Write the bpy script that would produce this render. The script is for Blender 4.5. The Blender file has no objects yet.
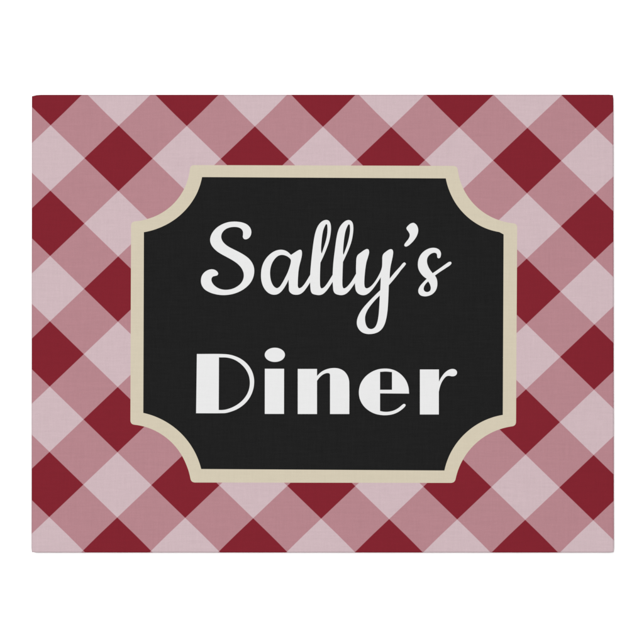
import bpy, bmesh, math
import numpy as np
from mathutils import Vector

# ------------------------------------------------------------------ scale
# The sign is 355.6 mm wide; its face is laid out in millimetres from tracings.
MM = 0.6111                      # mm per traced unit
CX, CY = 322.0, 322.0            # traced point that sits on the world's x = 0, z = 0
DEPTH = 0.019                    # stretcher depth (m)
WALL_GAP = 0.0008
FRONT = -(DEPTH + WALL_GAP)      # y of the canvas face

def W(x, y):                     # traced point -> metres on the face plane
    return ((x - CX) * MM / 1000.0, (CY - y) * MM / 1000.0)

scene = bpy.context.scene
COL = scene.collection

# ------------------------------------------------------------------ materials
def lin(c):
    c = c / 255.0
    return c / 12.92 if c <= 0.04045 else ((c + 0.055) / 1.055) ** 2.4

EXPO = 1.35                      # how much light the face receives (the white wall burns out, the ink does not)
SHEEN = 0.0050                   # what the weak gloss of the ink adds
def ink(r, g, b):
    return tuple((lin(c) - SHEEN) / EXPO for c in (r, g, b)) + (1.0,)

class NT:
    def __init__(s, name):
        s.m = bpy.data.materials.new(name); s.m.use_nodes = True
        s.t = s.m.node_tree; s.t.nodes.clear()
        s.out = s.n('ShaderNodeOutputMaterial'); s.b = s.n('ShaderNodeBsdfPrincipled')
        s.l(s.b.outputs[0], s.out.inputs[0])
    def n(s, k, **kw):
        o = s.t.nodes.new(k)
        for a, v in kw.items(): setattr(o, a, v)
        return o
    def l(s, a, b): s.t.links.new(a, b)
    def math(s, op, a, b=None, c=None):
        o = s.n('ShaderNodeMath', operation=op)
        for i, v in enumerate((a, b, c)):
            if v is None: continue
            if isinstance(v, (int, float)): o.inputs[i].default_value = v
            else: s.l(v, o.inputs[i])
        return o.outputs[0]

def weave(nt, colour, amp=0.08, bump=0.10, rough=0.88):
    """woven cotton: fine warp and weft threads with slubs, as value and as relief"""
    tc = nt.n('ShaderNodeTexCoord')
    def thread(sx, sz, detail=1.0):
        mp = nt.n('ShaderNodeMapping'); mp.inputs['Scale'].default_value = (sx, 40, sz)
        nt.l(tc.outputs['Object'], mp.inputs[0])
        no = nt.n('ShaderNodeTexNoise'); no.inputs['Scale'].default_value = 1.0
        no.inputs['Detail'].default_value = detail; no.inputs['Roughness'].default_value = 0.6
        nt.l(mp.outputs[0], no.inputs['Vector']); return no.outputs[0]
    weft = thread(120, 1250); warp = thread(1250, 120)
    slubw = thread(45, 620, 2.0); slubv = thread(620, 45, 2.0)
    grain = thread(1500, 1500, 0.0)
    s = nt.math('ADD', nt.math('MULTIPLY', weft, 0.9), nt.math('MULTIPLY', warp, 0.8))
    s = nt.math('ADD', s, nt.math('MULTIPLY', slubw, 0.9))
    s = nt.math('ADD', s, nt.math('MULTIPLY', slubv, 0.7))
    s = nt.math('ADD', s, nt.math('MULTIPLY', grain, 0.7))
    s = nt.math('SUBTRACT', s, 2.0)                       # about -1 .. 1
    f = nt.math('MULTIPLY_ADD', s, amp, 1.0)
    vm = nt.n('ShaderNodeVectorMath', operation='SCALE')
    if isinstance(colour, tuple): vm.inputs[0].default_value = colour[:3]
    else: nt.l(colour, vm.inputs[0])
    nt.l(f, vm.inputs['Scale'])
    nt.l(vm.outputs[0], nt.b.inputs['Base Color'])
    # slow undulation of the stretched cloth
    mp = nt.n('ShaderNodeMapping'); mp.inputs['Scale'].default_value = (9, 9, 9)
    nt.l(tc.outputs['Object'], mp.inputs[0])
    lo = nt.n('ShaderNodeTexNoise'); lo.inputs['Scale'].default_value = 1.0; lo.inputs['Detail'].default_value = 1.0
    nt.l(mp.outputs[0], lo.inputs['Vector'])
    bp = nt.n('ShaderNodeBump'); bp.inputs['Strength'].default_value = bump; bp.inputs['Distance'].default_value = 0.0002
    nt.l(s, bp.inputs['Height'])
    b2 = nt.n('ShaderNodeBump'); b2.inputs['Strength'].default_value = 0.5; b2.inputs['Distance'].default_value = 0.002
    nt.l(lo.outputs[0], b2.inputs['Height']); nt.l(bp.outputs[0], b2.inputs['Normal'])
    nt.l(b2.outputs[0], nt.b.inputs['Normal'])
    nt.b.inputs['Roughness'].default_value = rough
    nt.b.inputs['Specular IOR Level'].default_value = 0.12
    return nt.m

def gingham():
    nt = NT('gingham_canvas')
    uv = nt.n('ShaderNodeUVMap'); uv.uv_map = 'gingham'
    sp = nt.n('ShaderNodeSeparateXYZ'); nt.l(uv.outputs[0], sp.inputs[0])
    def band(v):                                          # 1 on the dyed stripe, 0 on the pale one, edge ~0.3 mm soft
        f = nt.math('FRACT', v)
        tri = nt.math('ABSOLUTE', nt.math('SUBTRACT', f, 0.25))
        tri = nt.math('MINIMUM', tri, nt.math('SUBTRACT', 1.0, tri))     # distance from the stripe's middle
        o = nt.n('ShaderNodeMapRange', interpolation_type='LINEAR')
        nt.l(tri, o.inputs[0])
        o.inputs[1].default_value = 0.2475; o.inputs[2].default_value = 0.2525
        o.inputs[3].default_value = 1.0; o.inputs[4].default_value = 0.0
        return o.outputs[0]
    A, B = band(sp.outputs[0]), band(sp.outputs[1])
    def mix(f, a, b):
        o = nt.n('ShaderNodeMix', data_type='RGBA'); nt.l(f, o.inputs[0])
        for sock, v in ((o.inputs[6], a), (o.inputs[7], b)):
            if isinstance(v, tuple): sock.default_value = v
            else: nt.l(v, sock)
        return o.outputs[2]
    light, mid, red = ink(*C_LIGHT), ink(*C_MID), ink(*C_RED)
    col = mix(B, mix(A, light, mid), mix(A, mid, red))
    return weave(nt, col)

C_LIGHT = (208, 185, 190); C_MID = (183, 134, 141); C_RED = (130, 37, 48)
C_BLACK = (33, 33, 33);    C_CREAM = (213, 203, 181); C_WHITE = (234, 234, 234)

M_canvas = gingham()
M_black = weave(NT('black_ink_on_canvas'), ink(*C_BLACK), amp=0.34, bump=0.04)
M_cream = weave(NT('cream_ink_on_canvas'), ink(*C_CREAM), amp=0.055)
M_white = weave(NT('white_ink_on_canvas'), ink(*C_WHITE), amp=0.035, bump=0.04)

wn = NT('white_wall_paint')
tc = wn.n('ShaderNodeTexCoord'); no = wn.n('ShaderNodeTexNoise')
no.inputs['Scale'].default_value = 260; no.inputs['Detail'].default_value = 3
wn.l(tc.outputs['Object'], no.inputs['Vector'])
bp = wn.n('ShaderNodeBump'); bp.inputs['Strength'].default_value = 0.08; bp.inputs['Distance'].default_value = 0.0003
wn.l(no.outputs[0], bp.inputs['Height']); wn.l(bp.outputs[0], wn.b.inputs['Normal'])
wn.b.inputs['Base Color'].default_value = (0.93, 0.93, 0.93, 1)
wn.b.inputs['Roughness'].default_value = 0.95; wn.b.inputs['Specular IOR Level'].default_value = 0.1
M_wall = wn.m

# ------------------------------------------------------------------ the thing
root = bpy.data.objects.new('canvas_print', None); COL.objects.link(root)
root.location = (0, 0, 0)
root.empty_display_size = 0.05
root['label'] = 'red and pink gingham canvas print with a black plaque reading Sally\'s Diner on white wall'
root['category'] = 'wall sign'

def link(name, me, mat, parent, label=None):
    me.materials.clear(); me.materials.append(mat)
    o = bpy.data.objects.new(name, me); COL.objects.link(o); o.parent = parent
    if label: o['label'] = label
    return o

# ---- gingham lattice: traced crossings of the check, fitted with a homography
obs = [(50.3,124.5),(595.4,127.9),(49.5,516.8),(593.1,520.2),(84.7,158.6),(152.6,158.6),(118.8,125.9),
       (118.8,191),(50.3,190.7),(493.3,160.6),(561,160.8),(527.2,127.9),(527.2,193),(595.4,193.8),
       (83.9,419.6),(117.4,452.3),(83,484.7),(151.5,484.7),(116.8,517.4),(559.6,422.4),(525.8,453.9),
       (491.1,486.9),(559.9,487.5),(525.2,520.2),(49.5,452.3),(593.7,455.3)]
rows, rhs = [], []
for x, y in obs:
    i = round((x - 50) / 34.1); j = round((y - 125) / 32.7)
    X, Y = (x - CX) / 300, (y - CY) / 300
    rows.append([X, Y, 1, 0, 0, 0, -X * i, -Y * i]); rhs.append(i)
    rows.append([0, 0, 0, X, Y, 1, -X * j, -Y * j]); rhs.append(j)
H = np.linalg.lstsq(np.array(rows, float), np.array(rhs, float), rcond=None)[0]
res = np.array(rows) @ H - np.array(rhs)
print('gingham fit rms (cells):', float(np.sqrt((res ** 2).mean())), 'max', float(abs(res).max()))
def cell(x, y):
    # the print is drawn in slightly towards the folded edges
    if y > 538: y -= 0.7 * min(1.0, (y - 538) / 14.0)
    if y < 110: y += min(1.0, (110 - y) / 15.0) * float(np.interp(x, [0, 150, 320, 530], [0.75, 0.7, 1.25, 0.0]))
    X, Y = (x - CX) / 300, (y - CY) / 300
    d = H[6] * X + H[7] * Y + 1
    i = (H[0] * X + H[1] * Y + H[2]) / d; j = (H[3] * X + H[4] * Y + H[5]) / d
    return ((i + j - 2) / 4.0 + 50, (i - j) / 4.0 + 50)

# ---- the wrapped canvas: front grid, rounded edge, four sides, turned-in back edge
TL, TR, BR, BL = (31.7, 94.7), (613.6, 94.5), (614.1, 552.7), (31.3, 552.7)
def quad(s, t):
    x = (TL[0]*(1-s)+TR[0]*s)*(1-t) + (BL[0]*(1-s)+BR[0]*s)*t
    y = (TL[1]*(1-s)+TR[1]*s)*(1-t) + (BL[1]*(1-s)+BR[1]*s)*t
    return x, y
R = 1.25 / MM                                   # edge radius, traced units
def lines(L):
    e = [R, R + 2.5, R + 7.0]
    mid = list(np.linspace(R + 16, L - R - 16, 36))
    return [v / L for v in e + mid + [L - v for v in reversed(e)]]
SX, SY = lines(582.3), lines(458.1)
bm = bmesh.new(); uvl = bm.loops.layers.uv.new('gingham')
vuv = {}
def nv(x, y, d, ux=None, uy=None):              # d = distance behind the face (m); ux,uy = unfolded position
    w = W(x, y); v = bm.verts.new((w[0], FRONT + d, w[1]))
    vuv[v] = cell(x if ux is None else ux, y if uy is None else uy); return v
grid = [[nv(*quad(s, t), 0.0) for s in SX] for t in SY]
nx, ny = len(SX), len(SY)
for a in range(ny - 1):
    for b in range(nx - 1):
        bm.faces.new((grid[a][b], grid[a+1][b], grid[a+1][b+1], grid[a][b+1]))
# perimeter, clockwise from the top left, with its outward direction
per = []
for b in range(nx): per.append((grid[0][b], SX[b], SY[0], 0, -1, b in (0, nx-1)))
for a in range(1, ny): per.append((grid[a][nx-1], SX[-1], SY[a], 1, 0, a == ny-1))
for b in range(nx-2, -1, -1): per.append((grid[ny-1][b], SX[b], SY[-1], 0, 1, b == 0))
for a in range(ny-2, 0, -1): per.append((grid[a][0], SX[0], SY[a], -1, 0, False))
fix = []
for v, s, t, ox, oy, corner in per:
    if corner: ox, oy = (-1 if s < .5 else 1), (-1 if t < .5 else 1)
    fix.append((v, s, t, ox, oy, corner))
prof = [(0.35, 0.03), (0.65, 0.16), (0.88, 0.42), (1.0, 0.85), (1.0, 3.0), (1.0, 8.0), (1.0, DEPTH*1000/MM/R)]
prev = [f[0] for f in fix]
for (po, pd) in prof:
    cur = []
    for v, s, t, ox, oy, corner in fix:
        x, y = quad(s, t)
        k = 0.80 if corner else 1.0
        kx = ky = k
        if corner and s < .5 and t < .5: kx, ky = 0.97, 0.30  # the soft top left corner
        px_, py_ = x + ox * po * R * kx, y + oy * po * R * ky
        # the cloth is pulled a little tighter next to the top left corner
        if oy < 0 and not corner and s * 582 < 8: py_ += 0.55 * po * (1 - s * 582 / 12)
        d = pd * R * MM / 1000.0
        run = R * (po + max(0.0, pd - 0.85))
        cur.append(nv(px_, py_, min(d, DEPTH), x + ox * run, y + oy * run))
    n = len(cur)
    for q in range(n):
        bm.faces.new((prev[q], prev[(q+1) % n], cur[(q+1) % n], cur[q]))
    prev = cur
# canvas turned in on the back
cur = []
for (v, s, t, ox, oy, corner), pv in zip(fix, prev):
    x, y = quad(s, t)
    cur.append(nv(x - ox * 50, y - oy * 50, DEPTH, x + ox * 80, y + oy * 80))
n = len(cur)
for q in range(n):
    if (cur[q].co - cur[(q+1) % n].co).length > 1e-6:
        bm.faces.new((prev[q], prev[(q+1) % n], cur[(q+1) % n], cur[q]))
for f in bm.faces:
    f.smooth = True
    for l in f.loops: l[uvl].uv = vuv[l.vert]
bmesh.ops.recalc_face_normals(bm, faces=bm.faces)
me = bpy.data.meshes.new('canvas'); bm.to_mesh(me); bm.free()
# make sure the face looks at the viewer
fc = min(me.polygons, key=lambda p: (p.center - Vector((0, FRONT, 0))).length)
if fc.normal.y > 0: me.flip_normals()
link('canvas', me, M_canvas, root, 'red and pink diagonal gingham canvas wrapped over the edges')

# ------------------------------------------------------------------ traced shapes
def smooth(pts, step=6):
    """closed centripetal Catmull-Rom; a point with a third entry is a corner"""
    n = len(pts); P = [np.array(p[:2], float) for p in pts]; C = [len(p) > 2 for p in pts]
    out = []
    for i in range(n):
        j = (i + 1) % n
        p1, p2 = P[i], P[j]
        if C[i] and C[j]:
            out.append(tuple(p1)); continue
        p0 = P[i-1] if not C[i] else p1 - (p2 - p1)
        p3 = P[(j+1) % n] if not C[j] else p2 + (p2 - p1)
        if C[i]:                                   # natural end: mirror the far neighbour
            p0 = 2 * p1 - p2 + 0.35 * ((p3 - p2) - (p2 - p1)) * -1
        if C[j]:
            p3 = 2 * p2 - p1 + 0.35 * ((p2 - p1) - (p1 - p0))
        t0 = 0.0; t1 = t0 + max(np.linalg.norm(p1-p0), 1e-6) ** .5
        t2 = t1 + max(np.linalg.norm(p2-p1), 1e-6) ** .5; t3 = t2 + max(np.linalg.norm(p3-p2), 1e-6) ** .5
        for k in range(step):
            t = t1 + (t2 - t1) * k / step
            A1 = (t1-t)/(t1-t0)*p0 + (t-t0)/(t1-t0)*p1
            A2 = (t2-t)/(t2-t1)*p1 + (t-t1)/(t2-t1)*p2
            A3 = (t3-t)/(t3-t2)*p2 + (t-t2)/(t3-t2)*p3
            B1 = (t2-t)/(t2-t0)*A1 + (t-t0)/(t2-t0)*A2
            B2 = (t3-t)/(t3-t1)*A2 + (t-t1)/(t3-t1)*A3
            out.append(tuple((t2-t)/(t2-t1)*B1 + (t-t1)/(t2-t1)*B2))
    return out

def relax(pts, w=0.25, it=1):
    """take the reading noise out of smooth points; corners stay"""
    n = len(pts)
    for _ in range(it):
        new = []
        for i, p in enumerate(pts):
            a, b = pts[i-1], pts[(i+1) % n]
            if len(p) > 2 or len(a) > 2 or len(b) > 2: new.append(p); continue
            # cubic-preserving smoothing with the second neighbours
            a2, b2 = pts[i-2], pts[(i+2) % n]
            sx = (-a2[0] + 4*a[0] + 4*b[0] - b2[0]) / 6; sy = (-a2[1] + 4*a[1] + 4*b[1] - b2[1]) / 6
            new.append((p[0]*(1-w) + sx*w, p[1]*(1-w) + sy*w))
        pts = new
    return pts

def reg(ox, oy, size, pts):
    s = 644.0 / size
    return [(ox + p[0]/s, oy + p[1]/s) + tuple(p[2:]) for p in pts]

def fill(name, loops, z, thick, mat, parent, label=None):
    cu = bpy.data.curves.new(name, 'CURVE'); cu.dimensions = '2D'; cu.fill_mode = 'BOTH'
    cu.extrude = thick / 2
    for lp in loops:
        sp = cu.splines.new('POLY'); sp.points.add(len(lp) - 1)
        for q, p in enumerate(lp):
            w = W(*p); sp.points[q].co = (w[0], w[1], 0, 1)
        sp.use_cyclic_u = True
    ob = bpy.data.objects.new(name, cu); COL.objects.link(ob)
    bpy.context.view_layer.update()
    dg = bpy.context.evaluated_depsgraph_get()
    me = bpy.data.meshes.new_from_object(ob.evaluated_get(dg))
    bpy.data.objects.remove(ob); bpy.data.curves.remove(cu)
    me.name = name
    for v in me.vertices:                           # lie it on the canvas face
        x, y, h = v.co; v.co = (x, FRONT - z - thick/2 - h, y)
    bm = bmesh.new(); bm.from_mesh(me)
    bmesh.ops.remove_doubles(bm, verts=bm.verts, dist=1e-7)
    bmesh.ops.recalc_face_normals(bm, faces=bm.faces)
    bm.to_mesh(me); bm.free()
    return link(name, me, mat, parent, label)

# ---- plaque outline: four concave corner arcs
def arc(pts, n=28):
    """circle fitted to the traced points, sampled from the first to the last"""
    A = np.array([[x, y, 1] for x, y in pts]); b = np.array([x*x + y*y for x, y in pts])
    c = np.linalg.lstsq(A, b, rcond=None)[0]
    cx, cy = c[0]/2, c[1]/2; r = math.sqrt(c[2] + cx*cx + cy*cy)
    a0 = math.atan2(pts[0][1]-cy, pts[0][0]-cx); a1 = math.atan2(pts[-1][1]-cy, pts[-1][0]-cx)
    d = (a1 - a0 + math.pi) % (2*math.pi) - math.pi
    o = []
    for k in range(n+1):
        f = k/n; a = a0 + d*f
        rr = r
        # meet the traced corners exactly
        e0 = math.hypot(pts[0][0]-cx, pts[0][1]-cy) - r; e1 = math.hypot(pts[-1][0]-cx, pts[-1][1]-cy) - r
        rr += e0 * max(0, 1-f*5) + e1 * max(0, 1-(1-f)*5)
        o.append((cx + rr*math.cos(a), cy + rr*math.sin(a)))
    return o
def rounded(loop, idx, r):
    """round the given corners of a loop with a quadratic of reach r"""
    n = len(loop); out = []
    for i, p in enumerate(loop):
        if i not in idx: out.append(p); continue
        def reach(step):
            q = i; acc = 0.0; cur = np.array(p)
            while True:
                q = (q + step) % n; nx_ = np.array(loop[q]); L = np.linalg.norm(nx_ - cur)
                if acc + L >= r: return cur + (nx_ - cur) * ((r - acc) / L)
                acc += L; cur = nx_
        a, b = reach(-1), reach(1); c = np.array(p)
        for k in range(7):
            f = k/6; out.append(tuple((1-f)**2*a + 2*f*(1-f)*c + f*f*b))
    # drop arc samples swallowed by the rounding
    keep = []
    for q in out:
        if any(1e-9 < math.hypot(q[0]-loop[i][0], q[1]-loop[i][1]) < r*0.999 and q in loop for i in idx): continue
        keep.append(q)
    return keep

oTL = arc([(131.1,221.6),(140,220.3),(147.4,218.6),(150,217.7),(160.1,213.4),(167.9,208.9),(174.1,203.9),(179.9,196.5),(184.2,188.9),(188.2,177),(190.2,165.1)])
oTR = arc([(457.4,165.9),(459.4,177.4),(463.4,189.5),(473,203.4),(487,214.4),(498,219.7),(504.9,221.6),(517.2,223.6)])
oBR = arc([(516.0,425.9),(501,428.9),(487,435.2),(473.9,445.3),(462.8,459.2),(458.1,470.6),(454.9,482.9)])
oBL = arc([(191.0,482.5),(188.4,474.3),(185.4,463.2),(179.8,452),(169.7,440.4),(156.7,431.5),(143.6,426.3),(130.4,424.4)])
outer = oTL + oTR + oBR + oBL
L_ = 29
outer = rounded(outer, {0, L_-1, L_, 2*L_-1, 2*L_, 3*L_-1, 3*L_, 4*L_-1}, 4.3)
iTL = arc([(143.9,232.2),(164.1,225.4),(179,215.6),(192.1,202.5),(199.5,188.5),(202.1,177.1)])
iTR = arc([(445.8,178.4),(448.8,188.5),(457.2,205.3),(470.2,219.3),(487,229.2),(499.4,232.1)]) + [(503.6, 234.4)]
iBR = arc([(502.8,414.9),(488.8,418.4),(473.9,426.8),(460.9,438),(450.7,452),(444.4,470.5)])
iBL = arc([(201.2,469.0),(193.9,450.1),(182.8,435.2),(169.7,424),(154.8,416.6),(143.3,412.9)])
inner = iTL + iTR + iBR + iBL
def grow(loop, d):                                 # push a loop outwards a little
    n = len(loop); o = []
    for i in range(n):
        a, b = np.array(loop[i-1]), np.array(loop[(i+1) % n]); t = b - a; t /= max(np.linalg.norm(t), 1e-9)
        o.append((loop[i][0] + t[1]*d, loop[i][1] - t[0]*d))
    return o
plaque = fill('plaque', [grow(inner, 3.0)], 0.00004, 0.00006, M_black, root, 'black plaque printed with notched concave corners')
fill('border', [outer, inner], 0.00006, 0.00012, M_cream, plaque, 'thick cream border around the black plaque')

# ---- script word
S = reg(198, 218, 60, [(480,205),(495,225),(515,229),(545,216),(565,188),(573,150),(562,108),(530,72),(482,50),(430,41),
 (385,39),(320,45),(255,70),(200,105),(160,150),(137,195),(130,240),(140,280),(165,320),(205,358),(255,390),(310,420),
 (370,453),(425,492),(465,535),(488,585),(491,625),(482,665),(460,702),(425,732),(375,758),(325,769),(270,769),(215,752),
 (170,718),(148,682),(145,650),(160,628),(185,622),(208,615),(217,598),(208,578),(185,558),(150,550),(110,558),(70,582),
 (42,620),(32,665),(38,715),(65,760),(115,793),(180,816),(250,827),(320,825),(390,811),(450,787),(510,750),(560,700),
 (590,645),(603,585),(600,530),(580,480),(545,435),(500,400),(440,365),(380,335),(335,312),(295,284),(265,250),(250,213),
 (253,175),(270,145),(300,118),(340,102),(385,96),(430,100),(465,117),(482,145),(484,175)])
A = lambda p: reg(255, 240, 60, p)
L = lambda p: reg(295, 245, 60, p)
U = lambda p: reg(295, 215, 60, p)
Y = lambda p: reg(345, 240, 60, p)
G = lambda p: reg(350, 285, 60, p)
F = lambda p: reg(400, 220, 60, p)
Q = lambda p: reg(400, 245, 60, p)
ally = (
 A([(387,160,1),(352,128),(320,112),(280,104),(230,112),(180,138),(135,178),(95,235),(72,300),(65,370),(68,430),(82,485),
    (110,535),(150,572),(195,587),(240,582),(275,560),(310,518),(340,468),(360,425,1),(363,485),(366,552),(400,579),
    (445,588),(485,580),(520,555),(555,511),(592,455,1)])
 + L([(165,455),(172,500),(185,520),(215,532),(260,538),(295,528),(330,500),(370,448),(404,394,1),
      (408,450),(414,495),(430,520),(465,534),(505,538),(545,525),(580,495),(615,450)])
 + Y([(106,461,1),(110,505),(118,545),(140,575),(185,592),(220,588),(255,570),(295,530),(335,475),(368,425),(384,398,1),
      (382,465)])
 + G([(325,55,1),(260,118),(190,190),(130,260),(95,320),(75,380),(75,427),(95,475),(130,508),(175,524),(220,526),(270,518),
      (310,500),(345,468),(372,420),(390,355),(402,280),(408,200),(413,100)])
 + Y([(470,486,1),(520,428),(580,354)])
 + F([(0,550),(52,490),(62,473),(58,461),(45,456),(32,462),(0,503)])
 + Y([(530,352),(479,416,1),(480,370),(484,320),(492,268),(502,225),(513,170),(517,125),(508,105),(492,98),(470,105),
      (440,125),(410,153),(402,175),(400,230),(397,290),(385,330),(355,393),(320,448),(285,490),(255,512),(230,518),(215,508),
      (208,480),(208,430),(212,370),(220,300),(230,235),(248,180),(260,130),(252,103),(235,97),(210,106),(170,135),(135,163),
      (124,190),(120,250),(118,310),(119,362,1)])
 + L([(610,385),(575,430),(547,457),(522,465),(512,448),(508,400),(510,330),(512,250),(515,182,1)])
 + U([(540,450),(575,370),(605,290),(622,200),(626,130),(618,85),(600,62),(575,54),(545,62),(510,90),(480,130),(460,180),
      (445,250),(435,320),(425,400),(415,480),(408,560),(404,642,1)])
 + L([(373,370),(337,425),(307,457),(283,465),(272,448),(268,400),(268,330),(270,250),(273,190,1)])
 + U([(302,450),(335,370),(365,290),(382,200),(386,130),(378,85),(360,60),(335,53),(300,62),(265,92),(240,130),(218,190),
      (205,255),(195,320),(185,400),(175,490),(168,570),(163,642,1)])
 + L([(130,375),(97,425),(67,456),(42,463),(32,448),(30,410),(33,340),(38,275),(48,218),(62,165)])
 + A([(502,172),(504,135),(498,110),(483,104),(462,112),(435,128)]))
a_hole = A([(285,160),(250,170),(215,200),(185,245),(167,300),(162,350),(166,410),(180,460),(205,500),(235,517),(262,503),
 (290,465),(320,410),(350,350),(370,295),(383,240),(385,213),(362,187),(330,168)])
l_hole1 = U([(335,97),(318,125),(303,165),(292,220),(285,290),(280,350),(281,395),(288,414,1),(300,375),(322,310),(340,240),
 (348,180),(348,128),(343,102)])
l_hole2 = U([(577,100),(560,125),(543,170),(532,225),(522,300),(517,370),(516,410),(522,427,1),(537,385),(560,320),(580,240),
 (590,175),(590,128),(585,104)])
y_hole = G([(320,112,1),(317,180),(312,260),(305,340),(290,410),(268,453),(235,472),(200,466),(175,435),(163,385),(163,335),
 (180,285),(210,235),(250,185),(290,141)])
apo = F([(145,30),(175,50),(192,85),(195,120),(185,160),(160,205),(125,245),(90,275),(65,286),(48,278),(47,262),(65,235),
 (90,205),(103,175),(103,150),(90,125),(72,100),(69,86),(85,62),(115,38)])
s_out = Q([(399,133),(413,143),(430,137),(438,112),(439,85),(425,55),(395,36),(355,30),(310,38),(265,62),(225,100),(200,150),
 (192,205),(197,255),(220,300),(252,337),(287,362,1),(250,400),(215,440),(197,480),(200,515),(220,540),(260,551),(305,546),
 (350,525),(385,485),(400,435),(398,380),(388,350),(374,328,1),(430,288),(490,249),(540,215),(551,198),(547,182),(528,180),
 (490,205),(430,248),(350,303,1),(325,270),(300,225),(290,180),(293,140),(315,108),(345,88),(375,83),(393,93),(399,113)])
s_hole = Q([(303,390,1),(320,420),(331,460),(323,490),(300,504),(270,500),(255,480),(257,450),(275,418)])
fill('script_lettering', [smooth(relax(x)) for x in (S, ally, a_hole, l_hole1, l_hole2, y_hole, apo, s_out, s_hole)],
     0.00006, 0.00012, M_white, plaque, "white flowing script lettering reading Sally's")

# ---- block word
def ell(cx, cy, rx, ry, n=48): return [(cx+rx*math.cos(2*math.pi*k/n), cy+ry*math.sin(2*math.pi*k/n)) for k in range(n)]
D = reg(192, 348, 70, [(45,55,1),(270,55),(330,60),(390,73),(450,100),(507,145),(548,205),(568,268),(571,325),(560,392),
 (530,458),(480,518),(415,563),(350,588),(300,598),(262,600),(38,600,1)])
D_h = reg(192, 348, 70, [(248,86,1),(320,88),(380,103),(440,138),(490,190),(521,248),(532,313),(525,378),(498,440),(450,495),
 (390,537),(320,564),(280,570),(246,570,1)])
i_ = reg(258, 342, 70, [(63,246,1),(240,246,1)]) + [(284.0,413.9,1),(264.8,413.9,1)]
dot = reg(258, 342, 70, ell(155,118,93,65.5))
n_ = reg(292, 355, 70, [(53,128,1),(230,128,1),(230,192,1),(270,155),(320,130),(380,120),(432,125),(477,147),(508,185),
 (524,235),(527,300),(527,543,1),(350,543,1),(350,185,1),(348,174,1),(340,167,1),(322,166),(290,176),(257,203),(230,238,1),(230,543,1),(53,543,1)])
e_ = reg(352, 355, 70, [(525,355,1),(520,300),(500,240),(460,187),(405,147),(355,130),(300,125),(240,132),(180,156),(120,202),
 (80,262),(64,330),(70,398),(100,460),(150,508),(210,540),(270,552),(325,553),(375,545),(420,527),(458,502),(487,474),(493,462),
 (488,452),(475,450),(460,460),(430,486),(393,507),(352,519),(312,523),(280,520),(258,515,1),(258,353,1)])
e_h = reg(352, 355, 70, [(258,155,1),(312,152),(368,157,1),(368,320,1),(258,320,1)])
r_ = reg(400, 355, 70, [(183,133,1),(358,133,1),(358,245,1),(380,205),(410,165),(445,138),(480,128),(507,133),(523,150),
 (523,173),(507,191),(480,197),(450,191),(430,195),(405,217),(380,258),(366,298),(357,340,1),(357,547,1),(183,547,1)])
fill('block_lettering', [smooth(relax(x)) for x in (D, D_h, i_, n_, e_, e_h, r_)] + [dot],
     0.00006, 0.00012, M_white, plaque, 'white heavy block lettering reading Diner')

# ------------------------------------------------------------------ the wall
bm = bmesh.new()
bmesh.ops.create_cube(bm, size=1.0)
for v in bm.verts: v.co = Vector((v.co.x * 2.4, v.co.y * 0.1 + 0.05, v.co.z * 2.4))
me = bpy.data.meshes.new('wall'); bm.to_mesh(me); bm.free()
wall = link('wall', me, M_wall, None); wall['kind'] = 'structure'

# ------------------------------------------------------------------ light
w = bpy.data.worlds.new('World'); scene.world = w; w.use_nodes = True
bg = w.node_tree.nodes['Background']
bg.inputs[0].default_value = (1, 1, 1, 1); bg.inputs[1].default_value = 0.15
ld = bpy.data.lights.new('softbox', 'AREA'); ld.shape = 'DISK'; ld.size = 0.30; ld.energy = 79.5
lo = bpy.data.objects.new('softbox', ld); COL.objects.link(lo)
lo.location = (-0.13, -2.6, 0.11)
lo.rotation_euler = (Vector((0, 0, 0)) - lo.location).to_track_quat('-Z', 'Y').to_euler()

# ------------------------------------------------------------------ camera
cd = bpy.data.cameras.new('camera'); cam = bpy.data.objects.new('camera', cd); COL.objects.link(cam)
DIST = 1.6
cam.location = (0, FRONT - DIST, 0); cam.rotation_euler = (math.radians(90), 0, 0)
cd.sensor_width = 36; cd.lens = 36 * DIST / (644 * MM / 1000.0)
cd.clip_end = 50; cd.clip_start = 0.05
scene.camera = cam

scene.render.engine = 'CYCLES'
scene.view_settings.view_transform = 'Standard'; scene.view_settings.look = 'None'
scene.view_settings.exposure = 0; scene.view_settings.gamma = 1
